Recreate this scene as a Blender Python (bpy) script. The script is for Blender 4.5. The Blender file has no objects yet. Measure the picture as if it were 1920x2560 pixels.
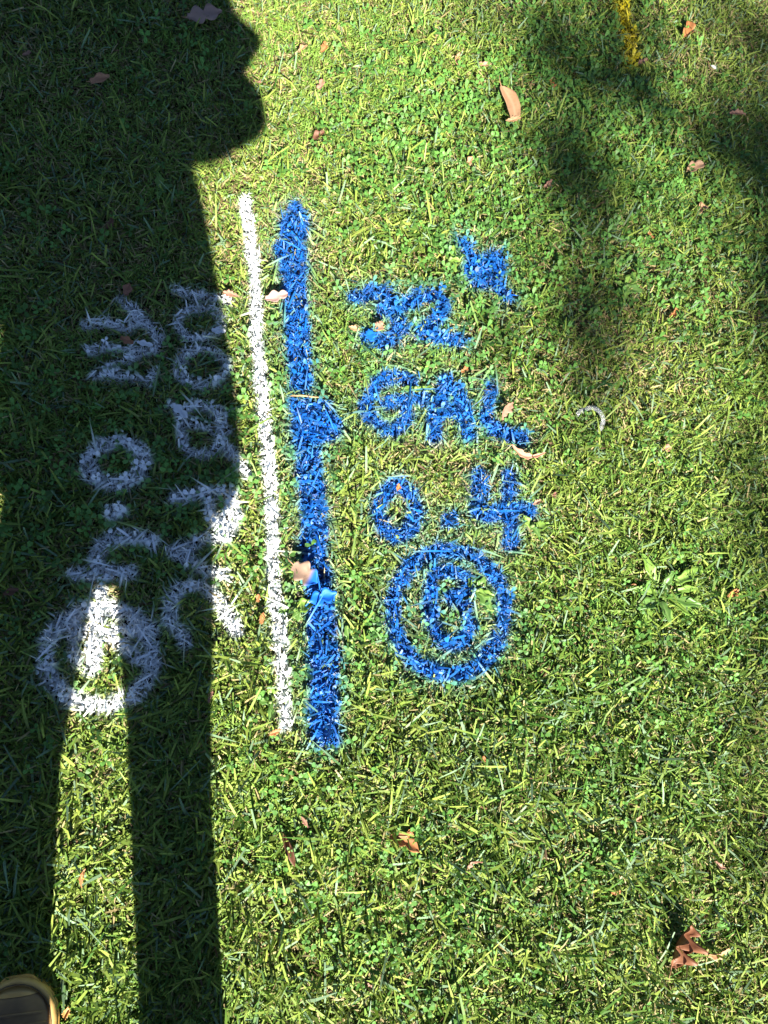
import bpy, bmesh, math, random
import numpy as np
from mathutils import Vector, Matrix

rng = np.random.default_rng(7)
random.seed(7)
scene = bpy.context.scene
col = scene.collection

# ---------------------------------------------------------------- camera
IW, IH, F = 1920.0, 2560.0, 1934.0          # photograph size and focal length in its pixels
CAM_H = 1.5
NADIR = (555.5, 1713.0)                     # where "straight down" lies in the photograph
d_ = np.array([(NADIR[0]-IW/2)/F, -(NADIR[1]-IH/2)/F, -1.0]); d_ /= np.linalg.norm(d_)
zc = -d_; r_ = np.array([1.0, 0, 0]); xw = r_-zc*(r_@zc); xw /= np.linalg.norm(xw); yw = np.cross(zc, xw)
CR = np.array([xw, yw, zc])                 # world = CR @ camera
def G(x, y, z=0.025):
    """photo pixel -> point on the lawn (height z)"""
    v = CR@np.array([(x-IW/2)/F, -(y-IH/2)/F, -1.0]); t = (CAM_H-z)/-v[2]
    return np.array([v[0]*t, v[1]*t])
cd = bpy.data.cameras.new('camera'); cam = bpy.data.objects.new('camera', cd); col.objects.link(cam)
cd.sensor_fit = 'VERTICAL'; cd.sensor_height = 36.0; cd.lens = 36.0*F/IH
cd.clip_start = 0.05; cd.clip_end = 1000
m4 = Matrix.Identity(4)
for i in range(3):
    for j in range(3): m4[i][j] = CR[i, j]
m4[2][3] = CAM_H
cam.matrix_world = m4
scene.camera = cam
# ---------------------------------------------------------------- light
SUN_EL = 41.0; SH_A = -0.07                 # shadows run along (SH_A, 1)
TAN = math.tan(math.radians(SUN_EL))
sh = Vector((SH_A, 1.0, 0)).normalized()
sun_dir = Vector((-sh.x*math.cos(math.radians(SUN_EL)), -sh.y*math.cos(math.radians(SUN_EL)), math.sin(math.radians(SUN_EL))))
w = bpy.data.worlds.new('World'); scene.world = w; w.use_nodes = True
nt = w.node_tree; bg = nt.nodes['Background']
sky = nt.nodes.new('ShaderNodeTexSky'); sky.sky_type = 'NISHITA'; sky.sun_disc = False
sky.sun_elevation = math.radians(SUN_EL); sky.sun_rotation = math.atan2(sun_dir.x, sun_dir.y)
nt.links.new(sky.outputs[0], bg.inputs[0]); bg.inputs[1].default_value = 0.05; sky.ozone_density = 2.0; sky.dust_density = 0.2; sky.air_density = 0.6; sky.altitude = 1200
sd = bpy.data.lights.new('sun', 'SUN'); sd.energy = 5.0; sd.angle = math.radians(0.53); sd.color = (1.0, 0.955, 0.87)
so = bpy.data.objects.new('sun', sd); col.objects.link(so)
so.rotation_euler = sun_dir.to_track_quat('Z', 'Y').to_euler(); so.location = sun_dir*30
scene.view_settings.view_transform = 'Standard'; scene.view_settings.look = 'None'
scene.view_settings.exposure = 1.95; scene.view_settings.gamma = 1.0; scene.view_settings.use_curve_mapping = False
scene.render.engine = 'CYCLES'

# ---------------------------------------------------------------- helpers
_grid = rng.random((256, 256))
def noise(x, y, s, o=0.0):
    """smooth value noise in -1..1, s = cells per metre"""
    u = np.asarray(x)*s+37.3+o; v = np.asarray(y)*s+91.7+o*1.7
    i = np.floor(u).astype(int); j = np.floor(v).astype(int); a = u-i; b = v-j
    a = a*a*(3-2*a); b = b*b*(3-2*b)
    g = lambda p, q: _grid[p % 256, q % 256]
    return 2*((g(i, j)*(1-a)+g(i+1, j)*a)*(1-b)+(g(i, j+1)*(1-a)+g(i+1, j+1)*a)*b)-1
def terrain(x, y):
    x = np.asarray(x, float); y = np.asarray(y, float)
    fade = np.clip(4-np.hypot(x, y), 0, 1)
    return (0.012*noise(x, y, 1.7)+0.007*noise(x, y, 5, 3)+0.003*noise(x, y, 14, 9))*fade
def sstep(a, b, x):
    t = np.clip((x-a)/(b-a), 0, 1); return t*t*(3-2*t)

def tag(o, label=None, cat=None, group=None, kind=None):
    if label: o['label'] = label
    if cat: o['category'] = cat
    if group: o['group'] = group
    if kind: o['kind'] = kind
    return o
def link(name, me, parent=None, loc=None):
    o = bpy.data.objects.new(name, me); col.objects.link(o)
    if parent is not None: o.parent = parent
    if loc is not None: o.location = loc
    return o
def np_mesh(name, V, quads=None, tris=None, colors=None, mat=None, smooth=False):
    me = bpy.data.meshes.new(name)
    V = np.ascontiguousarray(V, dtype=np.float32)
    me.vertices.add(len(V)); me.vertices.foreach_set('co', V.ravel())
    lv = []; lt = []
    if quads is not None and len(quads): lv.append(np.asarray(quads).ravel()); lt.append(np.full(len(quads), 4))
    if tris is not None and len(tris): lv.append(np.asarray(tris).ravel()); lt.append(np.full(len(tris), 3))
    lv = np.concatenate(lv).astype(np.int32); lt = np.concatenate(lt).astype(np.int32)
    ls = np.concatenate([[0], np.cumsum(lt)[:-1]]).astype(np.int32)
    me.loops.add(len(lv)); me.loops.foreach_set('vertex_index', lv)
    me.polygons.add(len(lt)); me.polygons.foreach_set('loop_start', ls)
    me.polygons.foreach_set('use_smooth', np.full(len(lt), smooth))
    if colors is not None:
        a = me.attributes.new('Col', 'FLOAT_COLOR', 'POINT')
        c = np.ones((len(V), 4), np.float32); c[:, :3] = colors
        a.data.foreach_set('color', c.ravel())
    me.update(calc_edges=True)
    if mat: me.materials.append(mat)
    return me
def bm_obj(name, bm, mat, parent=None, smooth=True, loc=None):
    me = bpy.data.meshes.new(name); bm.to_mesh(me); bm.free()
    for p in me.polygons: p.use_smooth = smooth
    me.materials.append(mat)
    return link(name, me, parent, loc)

# ---------------------------------------------------------------- materials
def leafy(name, rough=0.5, trans=0.28, spec=0.4, tint=(1.0, 1.05, 0.6)):
    """plant tissue: vertex colour albedo, some light passing through"""
    m = bpy.data.materials.new(name); m.use_nodes = True; n = m.node_tree.nodes; l = m.node_tree.links
    b = n['Principled BSDF']; out = n['Material Output']
    at = n.new('ShaderNodeAttribute'); at.attribute_name = 'Col'
    l.new(at.outputs['Color'], b.inputs['Base Color']); b.inputs['Roughness'].default_value = rough
    b.inputs['Specular IOR Level'].default_value = spec
    tr = n.new('ShaderNodeBsdfTranslucent'); mu = n.new('ShaderNodeMix'); mu.data_type = 'RGBA'; mu.blend_type = 'MULTIPLY'
    mu.inputs[0].default_value = 1.0; mu.inputs[7].default_value = (*tint, 1)
    l.new(at.outputs['Color'], mu.inputs[6]); l.new(mu.outputs[2], tr.inputs['Color'])
    mx = n.new('ShaderNodeMixShader'); mx.inputs[0].default_value = trans
    l.new(b.outputs[0], mx.inputs[1]); l.new(tr.outputs[0], mx.inputs[2]); l.new(mx.outputs[0], out.inputs[0])
    return m
def paintmat(name, rough=0.45, spec=0.45):
    m = bpy.data.materials.new(name); m.use_nodes = True; n = m.node_tree.nodes; l = m.node_tree.links
    b = n['Principled BSDF']; at = n.new('ShaderNodeAttribute'); at.attribute_name = 'Col'
    l.new(at.outputs['Color'], b.inputs['Base Color']); b.inputs['Roughness'].default_value = rough
    b.inputs['Specular IOR Level'].default_value = spec
    return m
def noisy(name, c1, c2, scale=30, rough=0.7, bump=0.0, detail=6, spec=0.4, lo=0.35, hi=0.65):
    m = bpy.data.materials.new(name); m.use_nodes = True; n = m.node_tree.nodes; l = m.node_tree.links
    b = n['Principled BSDF']; tc = n.new('ShaderNodeTexCoord'); nz = n.new('ShaderNodeTexNoise')
    nz.inputs['Scale'].default_value = scale; nz.inputs['Detail'].default_value = detail
    cr = n.new('ShaderNodeValToRGB'); cr.color_ramp.elements[0].color = (*c1, 1); cr.color_ramp.elements[1].color = (*c2, 1)
    cr.color_ramp.elements[0].position = lo; cr.color_ramp.elements[1].position = hi
    l.new(tc.outputs['Object'], nz.inputs['Vector']); l.new(nz.outputs['Fac'], cr.inputs[0]); l.new(cr.outputs[0], b.inputs['Base Color'])
    b.inputs['Roughness'].default_value = rough; b.inputs['Specular IOR Level'].default_value = spec
    if bump:
        bp = n.new('ShaderNodeBump'); bp.inputs['Strength'].default_value = 0.6; bp.inputs['Distance'].default_value = bump
        l.new(nz.outputs['Fac'], bp.inputs['Height']); l.new(bp.outputs[0], b.inputs['Normal'])
    return m
M_GRASS = leafy('grass_blade', 0.55, 0.16, 0.25)
M_DRY = leafy('dry_grass', 0.7, 0.2, 0.2, (1, .9, .7))
M_CLOVER = leafy('clover_leaf', 0.5, 0.18, 0.3)
M_WEED = leafy('weed_leaf', 0.38, 0.32, 0.5)
M_BLUE = paintmat('blue_marking_paint', 0.48, 0.35)
M_WHITE = paintmat('white_marking_paint', 0.55, 0.4)
M_YELLOW = paintmat('yellow_marking_paint', 0.5, 0.4)
M_LEAF = leafy('dead_leaf', 0.55, 0.18, 0.35, (1, .8, .55))
M_SOIL = noisy('soil', (0.016, 0.011, 0.007), (0.06, 0.042, 0.026), 60, 0.95, 0.004)

# ---------------------------------------------------------------- ground
def make_ground():
    xs = np.concatenate([[-300, -60, -15, -6], np.linspace(-4, 4, 161), [6, 15, 60, 300]])
    X, Y = np.meshgrid(xs, xs, indexing='ij'); n = len(xs)
    V = np.stack([X, Y, terrain(X, Y)-0.004], -1).reshape(-1, 3)
    i = np.arange(n*n).reshape(n, n)
    q = np.stack([i[:-1, :-1], i[1:, :-1], i[1:, 1:], i[:-1, 1:]], -1).reshape(-1, 4)
    m = noisy('lawn_soil', (0.010, 0.007, 0.004), (0.035, 0.025, 0.014), 45, 0.95, 0.004)
    nd = m.node_tree.nodes; l = m.node_tree.links; b = nd['Principled BSDF']; src = b.inputs['Base Color'].links[0].from_socket
    # away from the blades that are built one by one the sheet itself has the colour of turf
    geo = nd.new('ShaderNodeNewGeometry'); ln = nd.new('ShaderNodeVectorMath'); ln.operation = 'LENGTH'
    l.new(geo.outputs['Position'], ln.inputs[0])
    mr = nd.new('ShaderNodeMapRange'); mr.inputs[1].default_value = 2.4; mr.inputs[2].default_value = 3.6
    l.new(ln.outputs['Value'], mr.inputs[0])
    nz = nd.new('ShaderNodeTexNoise'); nz.inputs['Scale'].default_value = 9; nz.inputs['Detail'].default_value = 10
    cr = nd.new('ShaderNodeValToRGB'); cr.color_ramp.elements[0].color = (.03, .05, .012, 1); cr.color_ramp.elements[1].color = (.11, .13, .04, 1)
    l.new(geo.outputs['Position'], nz.inputs['Vector']); l.new(nz.outputs['Fac'], cr.inputs[0])
    mx = nd.new('ShaderNodeMix'); mx.data_type = 'RGBA'
    l.new(mr.outputs[0], mx.inputs[0]); l.new(src, mx.inputs[6]); l.new(cr.outputs[0], mx.inputs[7]); l.new(mx.outputs[2], b.inputs['Base Color'])
    tag(link('ground', np_mesh('ground', V, q, mat=m, smooth=True)), kind='structure')
make_ground()

# ---------------------------------------------------------------- blades
POLY = np.array([G(0, IH), G(IW, IH), G(IW, 0), G(0, 0)])          # what the photograph covers
CEN = POLY.mean(0)
def poly_dist(x, y, P=POLY):
    """signed distance to a convex polygon (negative inside)"""
    dmax = np.full(np.shape(x), -1e9)
    for k in range(len(P)):
        a, b = P[k], P[(k+1) % len(P)]; e = b-a; nrm = np.array([e[1], -e[0]])/np.hypot(*e)
        dmax = np.maximum(dmax, (x-a[0])*nrm[0]+(y-a[1])*nrm[1])
    return dmax
def scatter(density, lo, hi, inner=-1e9, outer=1e9):
    n = int(density*(hi[0]-lo[0])*(hi[1]-lo[1]))
    x = rng.uniform(lo[0], hi[0], n); y = rng.uniform(lo[1], hi[1], n); d = poly_dist(x, y)
    k = (d > inner) & (d < outer); return x[k], y[k]
def blades(x, y, z, az, el, bend, L, W, roll, tipw):
    """strips of two quads: V (n,6,3)"""
    n = len(x); ca, sa = np.cos(az), np.sin(az); out = np.zeros((n, 6, 3))
    p = np.stack([x, y, z], -1); e = el.copy(); st = [0, .5, .5]
    hz = np.stack([-sa, ca, np.zeros(n)], -1)
    for k in range(3):
        e = el-bend*(k/2.0)
        dirv = np.stack([np.cos(e)*ca, np.cos(e)*sa, np.sin(e)], -1)
        if k: p = p+dirv*(L*st[k])[:, None]
        up = np.cross(dirv, hz)
        wv = hz*np.cos(roll)[:, None]+up*np.sin(roll)[:, None]
        wk = W*(0.75, 1.0, 1.0)[k]*(tipw if k == 2 else 1.0)*0.5
        out[:, 2*k] = p-wv*wk[:, None]; out[:, 2*k+1] = p+wv*wk[:, None]
    # nothing dips under the soil
    g = terrain(out[..., 0], out[..., 1])+0.001
    out[..., 2] = np.maximum(out[..., 2], g)
    return out
def blade_quads(n):
    b = (np.arange(n)*6)[:, None]
    return np.concatenate([b+np.array([[0, 1, 3, 2]]), b+np.array([[2, 3, 5, 4]])])
def px_gauss(x, y, px, r):
    c = G(*px); return np.exp(-((x-c[0])**2+(y-c[1])**2)/(r*r))
def dryness(x, y):
    v = 0.27+0.25*noise(x, y, 2.3, 1)+0.20*noise(x, y, 6, 2)+0.22*noise(x, y, 16, 4)
    v += .35*px_gauss(x, y, (760, 120), .25)+.22*px_gauss(x, y, (720, 430), .2)+.22*px_gauss(x, y, (1700, 700), .25)+.2*px_gauss(x, y, (1150, 1180), .15)
    v += .2*px_gauss(x, y, (1400, 900), .25)-.15*px_gauss(x, y, (1300, 2000), .4)-.2*px_gauss(x, y, (1500, 350), .3)
    return np.clip(v, 0.03, 0.85)
def clover_amount(x, y):
    v = 0.9*px_gauss(x, y, (1500, 260), .33)+.7*px_gauss(x, y, (1080, 430), .25)+.5*px_gauss(x, y, (1720, 640), .22)+.55*px_gauss(x, y, (1050, 2260), .2)
    v += .35*px_gauss(x, y, (480, 1000), .35)+.3*px_gauss(x, y, (900, 1700), .2)+.3*px_gauss(x, y, (1250, 700), .25)
    return np.clip(v*.9+.02+.3*noise(x, y, 5, 11), 0, 1)
def green_cols(n, x, y):
    """albedo of living blades"""
    t = np.clip(rng.normal(0.5, 0.36, n)+.22*noise(x, y, 3, 6)-.16*px_gauss(x, y, (1350, 2200), .5)-.12*px_gauss(x, y, (1500, 300), .4)+.1*px_gauss(x, y, (750, 300), .35), 0, 1)[:, None]
    c = (1-t)*np.array([.045, .115, .014])+t*np.array([.255, .330, .058])
    k = rng.random(n) < .16                                   # bluish, waxy blades
    c[k] = np.array([.150, .235, .125])*rng.uniform(.7, 1.25, (k.sum(), 1))
    k = rng.random(n) < .08                                   # fresh yellow green
    c[k] = np.array([.24, .30, .05])*rng.uniform(.8, 1.15, (k.sum(), 1))
    return c*rng.uniform(.85, 1.15, (n, 1))
def dry_cols(n):
    t = rng.random(n)[:, None]
    c = (1-t)*np.array([.52, .43, .21])+t*np.array([.36, .28, .12])
    k = rng.random(n) < .18; c[k] = np.array([.16, .095, .05])*rng.uniform(.7, 1.3, (k.sum(), 1))
    return c*rng.uniform(.68, 1.0, (n, 1))

# ---------------------------------------------------------------- sprayed markings
def zm(ox, oy, f, pts): return [(ox+f*a, oy+f*b) for a, b in pts]
def ell(cx, cy, rx, ry, rot=0, n=22, a0=0, a1=6.2832):
    o = []
    for k in range(n+1):
        t = a0+(a1-a0)*k/n; u, v = rx*math.cos(t), ry*math.sin(t)
        o.append((cx+u*math.cos(rot)-v*math.sin(rot), cy+u*math.sin(rot)+v*math.cos(rot)))
    return o
Z1 = lambda p: zm(60, 680, .3617, p)
Z2 = lambda p: zm(60, 1230, .3617, p)
Z6 = lambda p: zm(840, 560, .3014, p)
Z7 = lambda p: zm(880, 900, .3014, p)
Z8 = lambda p: zm(900, 1300, .3014, p)
# glyph: (word, part name, colour, [(points, full width px)], [filled polygons], part label)
GL = []
def glyph(word, part, colr, strokes, fills=(), label=None): GL.append((word, part, colr, strokes, list(fills), label))
# blue
glyph('blue_line', 'line', 'b', [([(742, 512), (740, 545)], 30), ([(740, 545), (731, 600), (733, 655)], 66), ([(715, 610), (733, 655), (738, 725), (745, 822), (750, 884), (754, 948)], 56),
      ([(768, 1095), (772, 1125), (777, 1197), (782, 1246), (788, 1292), (788, 1386), (800, 1481), (807, 1545)], 62),
      ([(807, 1545), (810, 1640), (810, 1735), (811, 1814), (815, 1835)], 70)])
glyph('blue_line', 'block', 'b', [], [[(729, 997), (820, 1002), (859, 1060), (844, 1091), (801, 1108), (733, 1106)]], 'short block pointing right from the blue line')
glyph('b32', 'numeral', 'b', [(Z6([(170, 600), (300, 545), (430, 560), (480, 640), (410, 700)]), 33), (Z6([(410, 700), (510, 720), (555, 830), (480, 920), (360, 960), (260, 925)]), 34)], label='blue numeral 3')
glyph('b32', 'numeral', 'b', [(Z6([(600, 640), (700, 590), (850, 590), (910, 680), (810, 790), (720, 880), (850, 915), (1050, 950)]), 32)], label='blue numeral 2')
glyph('b32', 'apostrophe', 'b', [(Z6([(1050, 150), (1130, 240)]), 30), (Z6([(1330, 490), (1430, 580)]), 32)], [Z6([(1090, 240), (1370, 220), (1400, 380), (1340, 510), (1150, 515), (1080, 400)])], 'thick blue apostrophe')
glyph('bgal', 'letter', 'b', [(Z7([(490, 150), (370, 110), (230, 170), (125, 320), (160, 460), (290, 555), (400, 540), (470, 450), (470, 320)]), 31), (Z7([(290, 330), (470, 310), (620, 300)]), 30)], label='blue letter G')
glyph('bgal', 'letter', 'b', [(Z7([(690, 610), (715, 450), (760, 250), (800, 160), (880, 240), (950, 420), (970, 590)]), 35), (Z7([(740, 400), (950, 440)]), 32)], label='blue letter A')
glyph('bgal', 'letter', 'b', [(Z7([(1170, 200), (1150, 350), (1130, 480), (1210, 585), (1330, 615), (1430, 640)]), 33)], label='blue letter L')
glyph('b04', 'numeral', 'b', [(Z7(ell(390, 1235, 150, 205)), 34)], label='blue numeral 0')
glyph('b04', 'point', 'b', [(Z7([(820, 1310), (845, 1310)]), 32)], label='blue decimal point')
glyph('b04', 'numeral', 'b', [(Z7([(1075, 940), (1060, 1100), (1060, 1240), (1120, 1290), (1250, 1250), (1380, 1210), (1490, 1240)]), 33), (Z7([(1310, 940), (1310, 1150), (1320, 1300), (1340, 1500)]), 35)], label='blue numeral 4')
glyph('bcirc', 'ring', 'b', [(Z8(ell(755, 760, 465, 520, 0, 30)), 33)], label='blue painted ring')
glyph('bcirc', 'letter', 'b', [(Z8([(625, 460), (605, 650), (625, 850), (685, 1000), (800, 1035)]), 32), (Z8([(640, 440), (760, 400), (880, 460), (890, 560), (770, 630), (880, 720), (925, 850), (890, 1000), (790, 1035)]), 31)], label='blue letter inside the ring')
# white
glyph('white_line', 'line', 'w', [([(614, 496), (625, 580), (635, 653), (641, 725), (642, 846), (649, 884), (656, 980), (664, 1053), (671, 1149), (680, 1246), (687, 1418), (693, 1513), (702, 1608), (706, 1703), (710, 1782), (714, 1818)], 28)])
glyph('wleft', 'letter', 'w', [(Z1([(650, 170), (740, 235), (800, 310), (880, 370), (925, 440), (900, 520)]), 28), (Z1([(415, 350), (560, 345), (700, 370), (790, 340)]), 23),
      (Z1([(455, 520), (560, 500), (700, 520), (860, 530), (920, 500)]), 24), (Z1([(480, 690), (600, 625), (720, 590), (850, 540)]), 18), (Z1([(480, 700), (600, 705), (750, 725), (860, 740), (895, 690)]), 24)], label='white letter at the far end of the row')
glyph('wleft', 'numeral', 'w', [(Z1(ell(630, 1310, 192, 150, -.25)), 38)], label='white numeral 0')
glyph('wleft', 'point', 'w', [(Z2([(608, 130), (635, 120)]), 46)], label='white decimal point')
glyph('wleft', 'numeral', 'w', [(Z2([(890, 325), (700, 300), (570, 330), (490, 420), (490, 550)]), 38), (Z2([(335, 560), (500, 555), (735, 550)]), 36)], label='white numeral 1')
glyph('wcirc', 'ring', 'w', [(Z2(ell(510, 1140, 375, 335, 0, 28)), 40)], label='white painted ring')
glyph('wcirc', 'letter', 'w', [(Z2([(335, 850), (320, 1000), (345, 1180)]), 34), (Z2([(420, 960), (650, 950), (880, 960)]), 38), (Z2([(520, 690), (500, 950), (450, 1230)]), 38), (Z2([(610, 1000), (720, 1100), (860, 1180)]), 38), (Z2([(600, 790), (760, 840), (890, 960)]), 34)], label='white letter inside the ring')
glyph('wright', 'stroke', 'w', [(Z1([(1035, 112), (1150, 140), (1300, 165), (1420, 185)]), 20)], label='thin white end stroke')
glyph('wright', 'letter', 'w', [(Z1(ell(1215, 342, 150, 108)), 22), (Z1(ell(1230, 648, 164, 126)), 24)], label='white double-loop letter')
glyph('wright', 'letter', 'w', [(Z1([(1015, 915), (1095, 970), (1085, 1100), (1110, 1210), (1220, 1245), (1335, 1195), (1360, 1050), (1335, 940), (1220, 905), (1110, 950)]), 25), (Z1([(1100, 1030), (1230, 1060), (1350, 1090)]), 18), (Z1([(1350, 950), (1410, 1070)]), 22), (Z1([(1375, 1170), (1440, 1230), (1490, 1310), (1535, 1385)]), 26)], label='white letter with a crossbar and tail')
glyph('wright', 'letter', 'w', [(Z2([(1025, 15), (1200, -5), (1430, 0), (1445, 110)]), 32), (Z2([(1285, 20), (1295, 150)]), 30), (Z2([(1320, 180), (1465, 140), (1390, 290)]), 34), (Z2([(1380, 300), (1250, 310), (1030, 395)]), 33), (Z2([(1030, 405), (1230, 510), (1400, 560)]), 33)], label='white angular letter')
glyph('wright', 'letter', 'w', [(Z2([(1110, 1030), (1005, 890), (1010, 750), (1090, 650), (1220, 630), (1330, 720), (1400, 830), (1470, 955)]), 33)], label='white arched letter')
# yellow
glyph('yellow_line', 'line', 'y', [([(1540, -120), (1552, -40), (1560, 9), (1572, 57), (1585, 101), (1583, 148)], 30)])

def seg_dist(x, y, pts):
    best = np.full(x.shape, 9.0)
    for a, b in zip(pts[:-1], pts[1:]):
        e = b-a; l2 = max(e@e, 1e-12); t = np.clip(((x-a[0])*e[0]+(y-a[1])*e[1])/l2, 0, 1)
        best = np.minimum(best, np.hypot(x-a[0]-t*e[0], y-a[1]-t*e[1]))
    return best
def fill_dist(x, y, pts):
    inside = np.zeros(x.shape, bool); n = len(pts)
    for k in range(n):
        a, b = pts[k], pts[(k+1) % n]
        c = ((a[1] > y) != (b[1] > y)); t = (y-a[1])/(b[1]-a[1]+1e-12)
        inside ^= c & (x < a[0]+t*(b[0]-a[0]))
    d = seg_dist(x, y, np.vstack([pts, pts[:1]])); return np.where(inside, -d, d)
GEO = []
for (word, part, colr, strokes, fills, lab) in GL:
    S = []
    for pts, wd in strokes:
        P = np.array([G(*p) for p in pts]); c = np.array(pts).mean(0)
        mpp = np.hypot(*(G(c[0]+20, c[1])-G(c[0]-20, c[1])))/40
        S.append((P, wd*mpp*.5))
    Fl = [np.array([G(*p) for p in f]) for f in fills]
    allp = np.vstack([s[0] for s in S]+Fl)
    GEO.append((S, Fl, allp.min(0)-.09, allp.max(0)+.09))
def glyph_dist(gi, x, y):
    S, Fl, lo, hi = GEO[gi]; d = np.full(x.shape, 9.0)
    for P, hw in S: d = np.minimum(d, seg_dist(x, y, P)-hw)
    for P in Fl: d = np.minimum(d, fill_dist(x, y, P))
    return d
def near_mark(x, y):
    d = np.full(x.shape, 9.0)
    for gi in range(len(GL)):
        lo, hi = GEO[gi][2], GEO[gi][3]; k = np.nonzero((x > lo[0]) & (x < hi[0]) & (y > lo[1]) & (y < hi[1]))[0]
        if len(k): d[k] = np.minimum(d[k], glyph_dist(gi, x[k], y[k]))
    return d
LO, HI = (-1.0, -1.05), (1.75, 2.15)
# --- living blades
x, y = scatter(100000, LO, HI, outer=0.13); n = len(x)
far = np.clip((y+0.6)/2.2, 0, 1)                                # the turf is rougher near the feet
big = rng.random(n) < (.30-.18*far)
L = np.where(big, rng.gamma(6, .0052, n), rng.gamma(4.5, .0038, n))*(1.15-.30*far)
W = np.where(big, rng.uniform(.0030, .0050, n), rng.uniform(.0013, .0032, n))*(1.08-.15*far)
L *= np.where(near_mark(x, y) < .035, .74, 1.0)               # the writing sits on trampled, shorter turf
az = rng.uniform(0, 2*np.pi, n)+.8*noise(x, y, 8, 5)
el = np.clip(rng.normal(.66, .42, n), -.1, 1.4)
bend = rng.normal(.55, .45, n)
z = terrain(x, y)+rng.beta(1.1, 1.7, n)*.024*np.clip(.9+.55*noise(x, y, 14, 8)+.4*noise(x, y, 34, 18), .15, 2)
g_cols = green_cols(n, x, y)
dr = rng.random(n) < dryness(x, y)*.55
g_cols[dr] = dry_cols(dr.sum()); L[dr] *= .55; W[dr] *= .7
GV = [blades(x, y, z, az, el, bend, L, W, rng.normal(0, .55, n), rng.uniform(.12, .8, n))]
GC = [np.repeat(g_cols[:, None, :], 6, 1)]
# paler sheath end on many living blades
sh_k = (rng.random(n) < .4) & ~dr
GC[0][sh_k, 0:2] = GC[0][sh_k, 0:2]*.4+np.array([.30, .29, .13])*.6
# --- long stray blades that stand over the rest
x, y = scatter(900, LO, HI, outer=0.16); n = len(x); far = np.clip((y+.6)/2.2, 0, 1)
k = rng.random(n) > .25+far*.9; x, y, far = x[k], y[k], far[k]; n = len(x)
c = green_cols(n, x, y)*1.05
GV.append(blades(x, y, terrain(x, y)+.016+.012*rng.random(n), rng.uniform(0, 6.28, n), rng.normal(.5, .2, n), rng.normal(.8, .3, n),
                 rng.uniform(.045, .085, n), rng.uniform(.0028, .0050, n), rng.normal(0, .3, n), rng.uniform(.08, .3, n)))
GC.append(np.repeat(c[:, None, :], 6, 1))
# --- fine feathery weeds in bright tufts
tx, ty = scatter(800, LO, HI, outer=0.12)
k = rng.random(len(tx)) < np.clip(.35+.9*noise(tx, ty, 4, 21), 0, 1); tx, ty = tx[k], ty[k]
m = 26; x = np.repeat(tx, m)+rng.normal(0, .011, len(tx)*m); y = np.repeat(ty, m)+rng.normal(0, .011, len(tx)*m); n = len(x)
c = np.array([.17, .29, .045])*rng.uniform(.7, 1.25, (n, 1))
GV.append(blades(x, y, terrain(x, y)+.013+.014*rng.random(n), rng.uniform(0, 6.28, n), rng.normal(.5, .4, n), rng.normal(.3, .3, n),
                 rng.uniform(.007, .015, n), rng.uniform(.0013, .0024, n), rng.normal(0, .4, n), rng.uniform(.2, .5, n)))
GC.append(np.repeat(c[:, None, :], 6, 1))
GV = np.concatenate(GV); GC = np.concatenate(GC)
# --- thatch: dead clippings lying low
x, y = scatter(24000, LO, HI, outer=0.16)
k = rng.random(len(x)) < .12+.85*dryness(x, y); x, y = x[k], y[k]; n = len(x)
DV = blades(x, y, terrain(x, y)+.003+.015*rng.beta(1.2, 1.8, n), rng.uniform(0, 6.28, n), rng.normal(.12, .22, n), rng.normal(.2, .3, n),
            rng.gamma(5, .0040, n), rng.uniform(.0012, .0036, n), rng.normal(0, .6, n), rng.uniform(.2, 1, n))
DC = np.repeat(dry_cols(n)[:, None, :], 6, 1)
# --- clover: three round leaflets on a stalk
x, y = scatter(9000, LO, HI, outer=0.14)
k = rng.random(len(x)) < clover_amount(x, y)*.5; x, y = x[k], y[k]; n = len(x)
zz = terrain(x, y)+rng.uniform(.016, .036, n); R = rng.uniform(.0038, .0066, n); a0 = rng.uniform(0, 6.28, n)
tilt = rng.normal(0, .35, (n, 2)); cc = np.array([.085, .20, .036])*rng.uniform(.65, 1.5, (n, 1))
CV = np.zeros((n, 3, 7, 3)); prof = [(0, 0), (.55, .50), (1.25, .72), (1.95, .42), (1.85, 0), (1.95, -.42), (1.25, -.72)]
for q in range(3):
    a = a0+q*2.094; ca, sa = np.cos(a), np.sin(a); cup = rng.normal(.18, .3, n)
    for k, (u, v) in enumerate(prof):
        px = R*u; pv = R*v
        CV[:, q, k, 0] = x+px*ca-pv*sa; CV[:, q, k, 1] = y+px*sa+pv*ca
        CV[:, q, k, 2] = zz+px*cup+np.abs(pv)*.25+(px*ca-pv*sa)*tilt[:, 0]+(px*sa+pv*ca)*tilt[:, 1]
CV = CV.reshape(n*3, 7, 3); CC = np.repeat(np.repeat(cc, 3, 0)[:, None, :], 7, 1)

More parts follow.
